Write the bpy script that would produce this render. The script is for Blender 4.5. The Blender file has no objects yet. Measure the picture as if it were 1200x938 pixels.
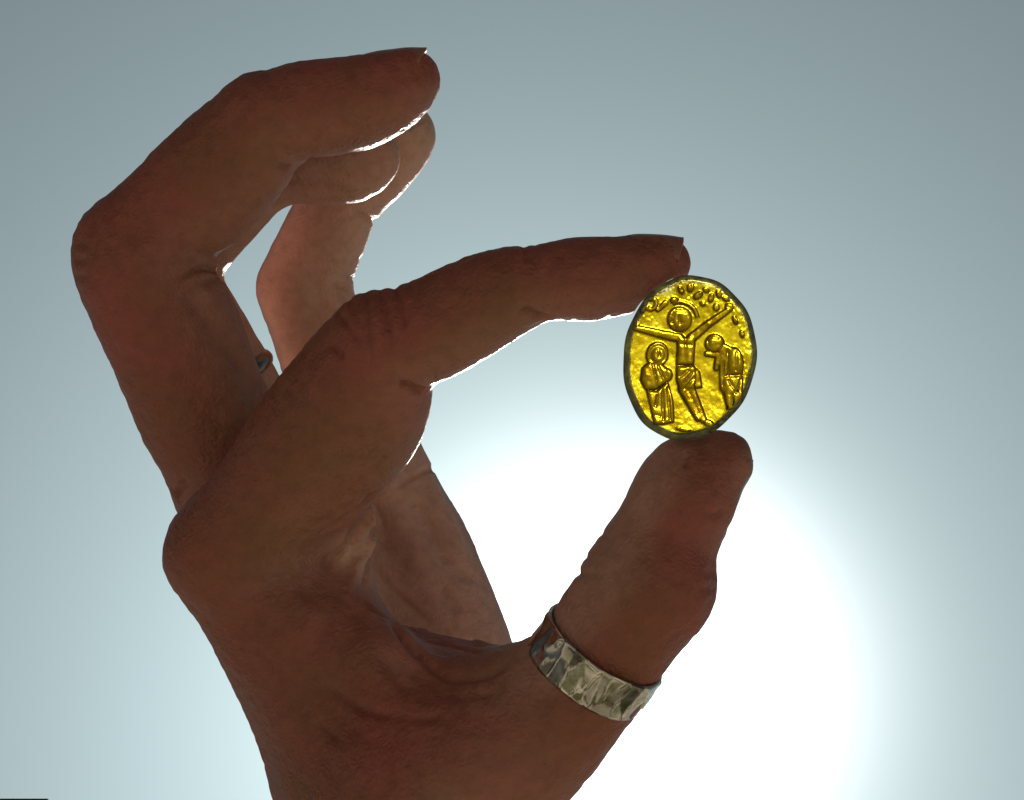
import bpy, bmesh, math, random
import numpy as np
from mathutils import Vector, Matrix
from mathutils.bvhtree import BVHTree

random.seed(4)
rng = np.random.default_rng(7)
sc = bpy.context.scene
COL = sc.collection

# ------------------------------------------------------------------ camera
CAM_PITCH = 42.0                       # the phone looks up at the sky
cam_data = bpy.data.cameras.new("camera")
cam_data.sensor_fit = 'HORIZONTAL'
cam_data.angle = 2 * math.atan(600 / 1800)
cam_data.clip_start = 0.01
cam_data.clip_end = 2000
cam = bpy.data.objects.new("camera", cam_data)
COL.objects.link(cam)
cam.location = (0, 0, 1.6)
cam.rotation_euler = (math.radians(90 + CAM_PITCH), 0, 0)
sc.camera = cam
CAM_M = Matrix.Translation(cam.location) @ cam.rotation_euler.to_matrix().to_4x4()


def cam_dir(px, py):
    v = Vector(((px - 600) / 1800, -(py - 469) / 1800, -1)).normalized()
    return (CAM_M.to_3x3() @ v).normalized()


# ------------------------------------------------------------------ sky and sun
SUN_DIR = cam_dir(730, 790)            # the sun stands behind the thumb
HAZE_DIR = cam_dir(600, 850)           # middle of the bright low haze round it
sun_el = math.asin(SUN_DIR.z)
sun_az = math.atan2(SUN_DIR.x, SUN_DIR.y)

world = bpy.data.worlds.new("World")
sc.world = world
world.use_nodes = True
wn, wl = world.node_tree.nodes, world.node_tree.links
wn.clear()
w_out = wn.new('ShaderNodeOutputWorld')
w_bg = wn.new('ShaderNodeBackground')
w_sky = wn.new('ShaderNodeTexSky')
w_sky.sky_type = 'NISHITA'
w_sky.sun_disc = False
w_sky.sun_elevation = sun_el
w_sky.sun_rotation = sun_az
w_sky.altitude = 0
w_sky.air_density = 1.0
w_sky.dust_density = 0.5
w_sky.ozone_density = 1.0
w_bg.inputs['Strength'].default_value = 0.05
wl.new(w_bg.outputs[0], w_out.inputs[0])
# thin bright haze: the aureole round the sun, added to the clear sky
w_tc = wn.new('ShaderNodeTexCoord')


def w_angle(direction):
    d = wn.new('ShaderNodeVectorMath'); d.operation = 'DOT_PRODUCT'
    d.inputs[1].default_value = direction
    wl.new(w_tc.outputs['Generated'], d.inputs[0])
    a = wn.new('ShaderNodeMath'); a.operation = 'ARCCOSINE'
    wl.new(d.outputs['Value'], a.inputs[0])
    return a.outputs[0]


def w_gauss(ang, sig_deg, power):
    a = wn.new('ShaderNodeMath'); a.operation = 'DIVIDE'
    wl.new(ang, a.inputs[0]); a.inputs[1].default_value = math.radians(sig_deg)
    b = wn.new('ShaderNodeMath'); b.operation = 'POWER'
    wl.new(a.outputs[0], b.inputs[0]); b.inputs[1].default_value = power
    c = wn.new('ShaderNodeMath'); c.operation = 'MULTIPLY'
    wl.new(b.outputs[0], c.inputs[0]); c.inputs[1].default_value = -1
    d = wn.new('ShaderNodeMath'); d.operation = 'EXPONENT'
    wl.new(c.outputs[0], d.inputs[0])
    return d.outputs[0]


def w_scale(val, col, s):
    m = wn.new('ShaderNodeVectorMath'); m.operation = 'SCALE'
    m.inputs[0].default_value = [c * s for c in col]
    wl.new(val, m.inputs['Scale'])
    return m.outputs[0]


def w_add(a, b):
    m = wn.new('ShaderNodeVectorMath'); m.operation = 'ADD'
    wl.new(a, m.inputs[0]); wl.new(b, m.inputs[1])
    return m.outputs[0]


SKY_TINT = (0.77, 0.99, 1.0)
core = w_scale(w_gauss(w_angle(SUN_DIR), 7.5, 2.7), (1.0, 1.0, 1.0), 27.0)
halo = w_scale(w_gauss(w_angle(HAZE_DIR), 11.2, 1.0), SKY_TINT, 25.0)
veil = w_scale(w_gauss(w_angle(HAZE_DIR), 55.0, 2.0), SKY_TINT, 4.4)
w_hs = wn.new('ShaderNodeHueSaturation')
w_hs.inputs['Saturation'].default_value = 0.8
w_hs.inputs['Value'].default_value = 0.30
wl.new(w_sky.outputs[0], w_hs.inputs['Color'])
wl.new(w_add(w_add(w_add(core, halo), veil), w_hs.outputs[0]), w_bg.inputs['Color'])

sun_data = bpy.data.lights.new("sun", 'SUN')
sun_data.energy = 5.0
sun_data.angle = math.radians(2.5)       # a sun blurred by thin haze
sun_data.color = (1.0, 0.95, 0.88)
sun = bpy.data.objects.new("sun", sun_data)
COL.objects.link(sun)
sun.rotation_euler = SUN_DIR.to_track_quat('Z', 'Y').to_euler()

vs = sc.view_settings
vs.view_transform = 'Standard'
vs.look = 'None'
vs.exposure = 0.0
vs.gamma = 1.0
vs.use_curve_mapping = False
sc.cycles.use_denoising = True
sc.cycles.max_bounces = 10
sc.cycles.transmission_bounces = 10
sc.cycles.transparent_max_bounces = 12


# ------------------------------------------------------------------ helpers
def K(px, py, z):
    """photo pixel and depth in mm -> camera-space mm (x right, y up, z away)"""
    return np.array([(px - 600) / 1800 * z, -(py - 469) / 1800 * z, z], dtype=np.float64)


MW = np.array(CAM_M)


def to_world(p):
    p = np.atleast_2d(np.asarray(p, dtype=np.float64)) / 1000.0
    q = np.stack([p[:, 0], p[:, 1], -p[:, 2]], 1)
    return q @ MW[:3, :3].T + MW[:3, 3]


def catmull(pts, step):
    """resample a polyline of rows [x, y, z, r] with a Catmull-Rom curve"""
    P = np.asarray(pts, dtype=np.float64)
    P = np.vstack([2 * P[0] - P[1], P, 2 * P[-1] - P[-2]])
    out = []
    for i in range(1, len(P) - 2):
        p0, p1, p2, p3 = P[i - 1:i + 3]
        n = max(2, int(np.linalg.norm((p2 - p1)[:3]) / step))
        t = (np.arange(n) / n)[:, None]
        out.append(0.5 * (2 * p1 + (p2 - p0) * t + (2 * p0 - 5 * p1 + 4 * p2 - p3) * t * t
                          + (3 * p1 - p0 - 3 * p2 + p3) * t ** 3))
    out.append(P[-2][None])
    return np.vstack(out)


def new_obj(name, verts, faces, mat, parent=None, smooth=True, origin=None):
    """verts: world coordinates; the object's origin is put at `origin`"""
    verts = np.asarray(verts, dtype=np.float64)
    o0 = np.zeros(3) if origin is None else np.asarray(origin)
    me = bpy.data.meshes.new(name)
    me.from_pydata((verts - o0).tolist(), [], [tuple(int(i) for i in f) for f in faces])
    if smooth:
        me.polygons.foreach_set('use_smooth', np.ones(len(me.polygons), dtype=bool))
    me.update()
    if mat:
        me.materials.append(mat)
    o = bpy.data.objects.new(name, me)
    COL.objects.link(o)
    if parent is not None:
        o.parent = parent
        o.location = Vector(o0) - parent_origin(parent)
    else:
        o.location = o0
    return o


def parent_origin(p):
    v = Vector((0, 0, 0))
    while p is not None:
        v += p.location
        p = p.parent
    return v


def empty(name, loc):
    o = bpy.data.objects.new(name, None)
    o.empty_display_size = 0.01
    COL.objects.link(o)
    o.location = loc
    return o


def tag(o, label, cat, group=None):
    o['label'] = label
    o['category'] = cat
    if group:
        o['group'] = group


# ------------------------------------------------------------------ materials
def mat_new(name):
    m = bpy.data.materials.new(name)
    m.use_nodes = True
    nt = m.node_tree
    nt.nodes.clear()
    out = nt.nodes.new('ShaderNodeOutputMaterial')
    return m, nt, out


def N(nt, kind, **kw):
    n = nt.nodes.new(kind)
    for k, v in kw.items():
        if k.startswith('i_'):
            n.inputs[k[2:].replace('_', ' ')].default_value = v
        else:
            setattr(n, k, v)
    return n


def ramp(nt, src, stops):
    r = N(nt, 'ShaderNodeValToRGB')
    el = r.color_ramp.elements
    while len(el) < len(stops):
        el.new(0.5)
    for e, (p, c) in zip(el, stops):
        e.position = p
        e.color = (*c, 1) if len(c) == 3 else c
    nt.links.new(src, r.inputs[0])
    return r.outputs[0]


def mat_skin():
    m, nt, out = mat_new("skin")
    L = nt.links.new
    b = N(nt, 'ShaderNodeBsdfPrincipled')
    tc = N(nt, 'ShaderNodeTexCoord')
    n1 = N(nt, 'ShaderNodeTexNoise', i_Scale=55.0, i_Detail=4.0, i_Roughness=0.55)
    n2 = N(nt, 'ShaderNodeTexNoise', i_Scale=420.0, i_Detail=3.0)
    n3 = N(nt, 'ShaderNodeTexNoise', i_Scale=1500.0, i_Detail=2.0)
    for n in (n1, n2, n3):
        L(tc.outputs['Object'], n.inputs['Vector'])
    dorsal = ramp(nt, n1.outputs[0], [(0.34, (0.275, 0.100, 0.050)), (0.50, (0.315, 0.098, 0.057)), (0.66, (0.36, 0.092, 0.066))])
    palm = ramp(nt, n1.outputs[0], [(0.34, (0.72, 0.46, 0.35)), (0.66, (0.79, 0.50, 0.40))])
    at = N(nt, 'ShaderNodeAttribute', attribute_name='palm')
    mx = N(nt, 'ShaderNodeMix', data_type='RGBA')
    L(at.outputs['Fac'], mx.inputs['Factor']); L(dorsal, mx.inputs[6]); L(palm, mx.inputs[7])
    mo = N(nt, 'ShaderNodeMix', data_type='RGBA', blend_type='MULTIPLY')
    mo.inputs['Factor'].default_value = 0.5
    L(mx.outputs[2], mo.inputs[6])
    L(ramp(nt, n2.outputs[0], [(0.25, (0.62, 0.55, 0.50)), (0.6, (1, 1, 1))]), mo.inputs[7])
    # sparse small dark freckles and pores
    vo = N(nt, 'ShaderNodeTexVoronoi', i_Scale=260.0)
    L(tc.outputs['Object'], vo.inputs['Vector'])
    fr = N(nt, 'ShaderNodeMix', data_type='RGBA', blend_type='MULTIPLY')
    L(ramp(nt, vo.outputs['Distance'], [(0.03, (0.6, 0.6, 0.6)), (0.07, (0, 0, 0))]), fr.inputs['Factor'])
    L(mo.outputs[2], fr.inputs[6]); fr.inputs[7].default_value = (0.55, 0.45, 0.40, 1)
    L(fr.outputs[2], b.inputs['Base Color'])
    b.inputs['Subsurface Weight'].default_value = 0.32
    b.inputs['Subsurface Radius'].default_value = (1.0, 0.30, 0.14)
    b.inputs['Subsurface Scale'].default_value = 0.0048
    L(ramp(nt, n2.outputs[0], [(0.3, (0.42,) * 3), (0.7, (0.62,) * 3)]), b.inputs['Roughness'])
    b.inputs['Specular IOR Level'].default_value = 0.42
    # relief: skin lines (cells) over fine grain
    v2 = N(nt, 'ShaderNodeTexVoronoi', feature='DISTANCE_TO_EDGE', i_Scale=850.0)
    wv = N(nt, 'ShaderNodeVectorMath', operation='MULTIPLY_ADD')
    L(n2.outputs['Color'], wv.inputs[0]); wv.inputs[1].default_value = (0.002,) * 3
    L(tc.outputs['Object'], wv.inputs[2]); L(wv.outputs[0], v2.inputs['Vector'])
    s1 = N(nt, 'ShaderNodeMath', operation='MULTIPLY'); s1.inputs[1].default_value = 0.55
    L(ramp(nt, v2.outputs['Distance'], [(0.0, (0,) * 3), (0.38, (1,) * 3)]), s1.inputs[0])
    s2 = N(nt, 'ShaderNodeMath', operation='MULTIPLY_ADD'); s2.inputs[1].default_value = 0.8
    L(n3.outputs[0], s2.inputs[0]); L(s1.outputs[0], s2.inputs[2])
    bp = N(nt, 'ShaderNodeBump', i_Strength=0.65, i_Distance=0.00026)
    L(s2.outputs[0], bp.inputs['Height']); L(bp.outputs[0], b.inputs['Normal'])
    L(b.outputs[0], out.inputs[0])
    return m


def mat_nail():
    m, nt, out = mat_new("fingernail")
    b = N(nt, 'ShaderNodeBsdfPrincipled')
    tc = N(nt, 'ShaderNodeTexCoord')
    n = N(nt, 'ShaderNodeTexNoise', i_Scale=500.0, i_Detail=3.0)
    nt.links.new(tc.outputs['Object'], n.inputs['Vector'])
    nt.links.new(ramp(nt, n.outputs[0], [(0.3, (0.30, 0.115, 0.072)), (0.7, (0.35, 0.135, 0.088))]), b.inputs['Base Color'])
    b.inputs['Roughness'].default_value = 0.27
    b.inputs['Subsurface Weight'].default_value = 0.2
    b.inputs['Subsurface Radius'].default_value = (1.0, 0.4, 0.25)
    b.inputs['Subsurface Scale'].default_value = 0.0015
    nt.links.new(b.outputs[0], out.inputs[0])
    return m


SKIN, NAIL = mat_skin(), mat_nail()

# ------------------------------------------------------------------ the hand as a field of blended limbs
STEP = 1.1


def limb(nodes, f=1.0):
    rows = []
    for px, py, z, r in nodes:
        rows.append([*K(px, py, z), r * z / 1800.0])
    return (catmull(rows, STEP).astype(np.float32), np.float32(f))


FINGERS = {
    'index': dict(k=1.8, kp=6.0, parts=[
        limb([(273, 641, 264, 70), (320, 585, 261, 74), (374, 510, 257, 79), (422, 448, 252, 77), (450, 405, 248, 64)], 0.95),
        limb([(380, 560, 259, 58), (420, 510, 256, 66), (443, 475, 253, 60), (462, 452, 251, 40)], 1.0),
        limb([(450, 405, 248, 61), (505, 386, 246, 62), (565, 356, 244, 58), (606, 339, 243, 50), (622, 336, 243, 44)], 0.95),
        limb([(642, 329, 243, 43), (680, 329, 243, 49), (730, 323, 243, 46), (762, 315, 243, 40), (776, 309, 243, 33)], 1.0),
    ]),
    'middle': dict(k=1.8, kp=5.0, parts=[
        limb([(276, 560, 282, 70), (238, 480, 279, 77), (205, 395, 275, 80), (173, 325, 272, 79), (163, 301, 272, 76)], 0.95),
        limb([(162, 297, 272, 72), (203, 252, 270, 67), (253, 200, 268, 66), (306, 149, 266, 60)], 0.92),
        limb([(240, 240, 268, 54), (270, 215, 267, 52), (297, 193, 266, 46)], 0.95),
        limb([(312, 141, 266, 56), (360, 130, 265, 56), (420, 121, 264, 53), (458, 107, 264, 47), (477, 96, 264, 39)], 1.05),
    ]),
    'ring': dict(k=2.4, kp=5.0, parts=[
        limb([(312, 570, 302, 64), (280, 490, 299, 64), (240, 410, 296, 60), (194, 325, 293, 57)], 0.95),
        limb([(188, 318, 293, 56), (244, 256, 291, 55), (298, 203, 289, 51)], 0.95),
        limb([(306, 194, 289, 45), (360, 192, 288, 47), (410, 192, 287, 46), (428, 186, 287, 40)], 1.05),
    ]),
    'little': dict(k=2.2, kp=5.0, parts=[
        limb([(434, 560, 318, 64), (410, 490, 317, 60), (384, 415, 315, 57), (358, 345, 313, 54)], 0.95),
        limb([(353, 336, 313, 50), (376, 285, 311, 50), (398, 236, 309, 46)], 0.95),
        limb([(404, 226, 309, 44), (438, 194, 308, 47), (464, 166, 307, 44), (472, 158, 307, 38)], 1.05),
    ]),
    'thumb': dict(k=3.0, kp=6.0, parts=[
        limb([(600, 872, 250, 88), (646, 835, 248, 78), (698, 777, 246, 74), (735, 718, 244, 75), (760, 684, 243, 75)], 0.9),
        limb([(760, 683, 243, 73), (776, 630, 243, 62), (800, 578, 242, 56), (816, 558, 242, 48), (838, 543, 242, 35), (846, 541, 242, 32)], 1.0),
        limb([(801, 582, 242, 52), (804, 558, 242, 38)], 1.0),
        limb([(845, 542, 242, 30), (830, 578, 242, 30), (813, 625, 242, 28)], 1.0),
    ]),
}
PALM = dict(k=7.0, parts=[
    limb([(268, 656, 266, 65), (316, 740, 268, 67), (362, 830, 272, 68), (404, 930, 276, 74), (425, 1040, 280, 88)], 1.0),
    limb([(320, 700, 264, 48), (365, 780, 262, 66), (400, 860, 263, 84), (430, 950, 268, 98)], 1.0),                         # flesh over the index metacarpal   # index metacarpal
    limb([(276, 580, 283, 64), (330, 690, 284, 70), (395, 830, 284, 72), (445, 960, 284, 80)], 1.0),                         # middle metacarpal
    limb([(322, 575, 303, 62), (384, 690, 302, 62), (440, 830, 297, 70), (480, 980, 292, 80)], 1.0),                         # ring metacarpal
    limb([(438, 560, 319, 60), (482, 640, 315, 66), (508, 720, 309, 75), (520, 820, 302, 90), (510, 960, 294, 90)], 1.0),    # little finger edge
    limb([(330, 690, 262, 46), (392, 745, 258, 50), (448, 800, 255, 66), (490, 880, 256, 96)], 1.0),                         # first interosseous
    limb([(612, 850, 250, 78), (545, 890, 252, 104), (490, 950, 257, 128), (470, 1060, 270, 136)], 1.0),                     # thenar
    limb([(392, 596, 267, 40), (402, 650, 269, 32), (410, 700, 267, 32), (425, 745, 264, 34)], 1.0),                         # fold between index and palm
    limb([(430, 775, 274, 44), (490, 786, 270, 46), (550, 800, 263, 46), (598, 818, 255, 50)], 1.0),                         # web of the thumb
    limb([(450, 1040, 278, 118), (440, 1150, 278, 128), (440, 1300, 276, 150), (440, 1500, 272, 175), (440, 1750, 268, 190)], 1.0),   # wrist and forearm
])
GEM_C = (807.6, 419.5, 237.0)          # pixel centre and depth of the gem
GEM_A, GEM_B, GEM_TILT = 77.5, 97.0, math.radians(9)
GEM_T = 3.4                            # thickness, mm


def gem_local(X, Y, Z):
    """camera-space mm -> gem coordinates in mm (u right, v up, w towards the camera)"""
    c = K(*GEM_C)
    dx, dy, dz = X - c[0], Y - c[1], c[2] - Z
    ct, st = math.cos(GEM_TILT), math.sin(GEM_TILT)
    return dx * ct - dy * st, dx * st + dy * ct, dz


def smin(a, b, k):
    h = np.maximum(k - np.abs(a - b), 0) / k
    return np.minimum(a, b) - h * h * k * 0.25


def limb_d(P, lb, far=14.0):
    S, f = lb
    lo = (S[:, :3] - S[:, 3:4]).min(0) - far
    hi = (S[:, :3] + S[:, 3:4]).max(0) + far
    d = np.full(len(P), far, dtype=np.float32)
    idx = np.nonzero(((P > lo) & (P < hi)).all(1))[0]
    if len(idx) == 0:
        return d
    Q = P[idx]
    best = np.full(len(Q), far, dtype=np.float32)
    for x, y, z, r in S:
        dd = np.sqrt((Q[:, 0] - x) ** 2 + (Q[:, 1] - y) ** 2 + ((Q[:, 2] - z) / f) ** 2) - r
        np.minimum(best, dd, out=best)
    d[idx] = best
    return d


def hand_field(P):
    palm = None
    for lb in PALM['parts']:
        d = limb_d(P, lb)
        palm = d if palm is None else smin(palm, d, PALM['k'])
    tot = palm
    for fg in FINGERS.values():
        fd = None
        for lb in fg['parts']:
            d = limb_d(P, lb)
            fd = d if fd is None else smin(fd, d, fg['k'])
        tot = np.minimum(tot, smin(palm, fd, fg['kp']))
    # the flesh of finger and thumb gives way where the gem presses in
    u, v, w = gem_local(P[:, 0], P[:, 1], P[:, 2])
    mm = GEM_C[2] / 1800.0
    e = np.sqrt((u / (GEM_A * mm)) ** 2 + (v / (GEM_B * mm)) ** 2)
    gd = np.maximum((e - 1) * GEM_A * mm, np.abs(w + 8) - GEM_T * 0.5 - 8.6)
    tot = np.maximum(tot, -(gd - 0.02))
    return tot


def build_hand_mesh(vox=0.55, blk=4):
    allS = np.vstack([lb[0] for fg in list(FINGERS.values()) + [PALM] for lb in fg['parts']])
    lo = (allS[:, :3] - allS[:, 3:4]).min(0) - 4
    hi = (allS[:, :3] + allS[:, 3:4]).max(0) + 4
    nb = np.ceil((hi - lo) / (vox * blk)).astype(int) + 1
    cs = vox * blk
    # coarse pass
    g = np.stack(np.meshgrid(*[lo[i] + cs * (np.arange(nb[i]) + 0.5) for i in range(3)], indexing='ij'), -1)
    dc = hand_field(g.reshape(-1, 3).astype(np.float32)).reshape(nb)
    n = nb * blk
    D = np.repeat(np.repeat(np.repeat(np.where(dc > 0, 9, -9).astype(np.float32), blk, 0), blk, 1), blk, 2)
    act = np.abs(dc) < cs * 1.25
    ai = np.argwhere(act)
    off = np.stack(np.meshgrid(*[np.arange(blk)] * 3, indexing='ij'), -1).reshape(-1, 3)
    fi = (ai[:, None, :] * blk + off[None]).reshape(-1, 3)
    P = (lo + vox * (fi + 0.5)).astype(np.float32)
    D[fi[:, 0], fi[:, 1], fi[:, 2]] = hand_field(P)
    # surface nets
    neg = D < 0
    cnt = np.zeros(n - 1, dtype=np.uint8)
    cor = [(i, j, k) for i in (0, 1) for j in (0, 1) for k in (0, 1)]
    for i, j, k in cor:
        cnt += neg[i:n[0] - 1 + i, j:n[1] - 1 + j, k:n[2] - 1 + k]
    cells = np.argwhere((cnt > 0) & (cnt < 8))
    vid = np.full(n - 1, -1, dtype=np.int64)
    vid[tuple(cells.T)] = np.arange(len(cells))
    val = np.stack([D[cells[:, 0] + i, cells[:, 1] + j, cells[:, 2] + k] for i, j, k in cor], 1)
    acc = np.zeros((len(cells), 3)); ne = np.zeros(len(cells))
    C = np.array(cor, dtype=float)
    for a in range(8):
        for b in range(a + 1, 8):
            if np.abs(C[a] - C[b]).sum() != 1:
                continue
            va, vb = val[:, a], val[:, b]
            m = (va < 0) != (vb < 0)
            t = np.where(m, va / np.where(m, va - vb, 1), 0)
            acc += np.where(m[:, None], C[a] + t[:, None] * (C[b] - C[a]), 0)
            ne += m
    V = lo + vox * (cells + 0.5 + acc / ne[:, None])
    F = []
    for ax in range(3):
        sl0 = [slice(None)] * 3; sl1 = [slice(None)] * 3
        sl0[ax] = slice(0, -1); sl1[ax] = slice(1, None)
        s0, s1 = neg[tuple(sl0)], neg[tuple(sl1)]
        e = np.argwhere(s0 != s1)
        u, w = (ax + 1) % 3, (ax + 2) % 3
        e = e[(e[:, u] > 0) & (e[:, w] > 0) & (e[:, u] < n[u] - 1) & (e[:, w] < n[w] - 1)]
        inside = s0[tuple(e.T)]
        q = []
        for du, dw in ((1, 1), (0, 1), (0, 0), (1, 0)):
            c = e.copy(); c[:, u] -= du; c[:, w] -= dw
            q.append(vid[tuple(c.T)])
        q = np.stack(q, 1)
        q[~inside] = q[~inside][:, ::-1]
        F.append(q)
    F = np.vstack(F)
    F = F[:, ::-1]                      # camera space is mirrored in depth
    return V, F


def vnormals(V, F):
    n = np.cross(V[F[:, 2]] - V[F[:, 0]], V[F[:, 3]] - V[F[:, 1]])
    out = np.zeros_like(V)
    for i in range(4):
        np.add.at(out, F[:, i], n)
    return out / np.maximum(np.linalg.norm(out, axis=1, keepdims=True), 1e-9)


# ------------------------------------------------------------------ ground
def mat_ground():
    m, nt, out = mat_new("dry_ground")
    b = N(nt, 'ShaderNodeBsdfPrincipled', i_Roughness=0.95)
    tc = N(nt, 'ShaderNodeTexCoord')
    n = N(nt, 'ShaderNodeTexNoise', i_Scale=0.8, i_Detail=8.0)
    nt.links.new(tc.outputs['Object'], n.inputs['Vector'])
    nt.links.new(ramp(nt, n.outputs[0], [(0.38, (0.06, 0.075, 0.03)), (0.46, (0.13, 0.13, 0.06)), (0.50, (0.42, 0.37, 0.29)), (0.66, (0.52, 0.46, 0.38))]), b.inputs['Base Color'])
    nt.links.new(b.outputs[0], out.inputs[0])
    return m


g = 900.0
ground = new_obj('ground', [(-g, -g, 0), (g, -g, 0), (g, g, 0), (-g, g, 0)], [(0, 1, 2, 3)], mat_ground(), smooth=False)
ground['kind'] = 'structure'

# ------------------------------------------------------------------ the hand, one continuous surface
HV, HF = build_hand_mesh(0.46)
HN = -vnormals(HV, HF)                # camera space is mirrored, so flip to point outwards


def lattice_noise(P, scale, seed):
    """smooth value noise in -1..1"""
    r = np.random.default_rng(seed).uniform(-1, 1, (64, 64, 64))
    q = P / scale
    i = np.floor(q).astype(int)
    f = q - i
    f = f * f * (3 - 2 * f)
    out = np.zeros(len(P))
    for a in (0, 1):
        for b in (0, 1):
            for c in (0, 1):
                w = (f[:, 0] if a else 1 - f[:, 0]) * (f[:, 1] if b else 1 - f[:, 1]) * (f[:, 2] if c else 1 - f[:, 2])
                out += w * r[(i[:, 0] + a) % 64, (i[:, 1] + b) % 64, (i[:, 2] + c) % 64]
    return out


# palm skin is paler than the back of the hand: how far each point faces the palm side
def pale_weight(V, Nn):
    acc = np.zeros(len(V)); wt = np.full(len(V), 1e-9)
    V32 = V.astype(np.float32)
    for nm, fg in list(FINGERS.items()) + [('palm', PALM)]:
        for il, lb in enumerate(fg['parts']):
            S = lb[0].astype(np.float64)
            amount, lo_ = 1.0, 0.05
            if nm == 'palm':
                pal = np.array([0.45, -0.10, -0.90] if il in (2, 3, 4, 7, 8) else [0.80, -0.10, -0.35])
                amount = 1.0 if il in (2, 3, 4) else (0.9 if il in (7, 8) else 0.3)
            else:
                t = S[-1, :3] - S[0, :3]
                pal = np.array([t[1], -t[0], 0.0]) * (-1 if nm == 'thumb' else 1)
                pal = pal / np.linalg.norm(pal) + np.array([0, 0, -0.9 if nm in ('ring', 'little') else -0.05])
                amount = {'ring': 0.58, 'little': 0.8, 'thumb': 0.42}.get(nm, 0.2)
                lo_ = -0.9 if nm in ('ring', 'little') else 0.05  # ring and little finger: brighter light on them painted in as paler skin
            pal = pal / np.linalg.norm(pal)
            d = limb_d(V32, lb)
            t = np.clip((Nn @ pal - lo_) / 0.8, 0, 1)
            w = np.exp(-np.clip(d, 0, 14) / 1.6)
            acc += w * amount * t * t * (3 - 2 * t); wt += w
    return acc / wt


HP = pale_weight(HV, HN)
bvh = BVHTree.FromPolygons([tuple(v) for v in HV], [tuple(int(i) for i in f) for f in HF])


def on_skin(px, py):
    d = Vector(K(px, py, 1.0)).normalized()
    hit = bvh.ray_cast(Vector((0, 0, 0)), d)
    return None if hit[0] is None else np.array(hit[0])


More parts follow.
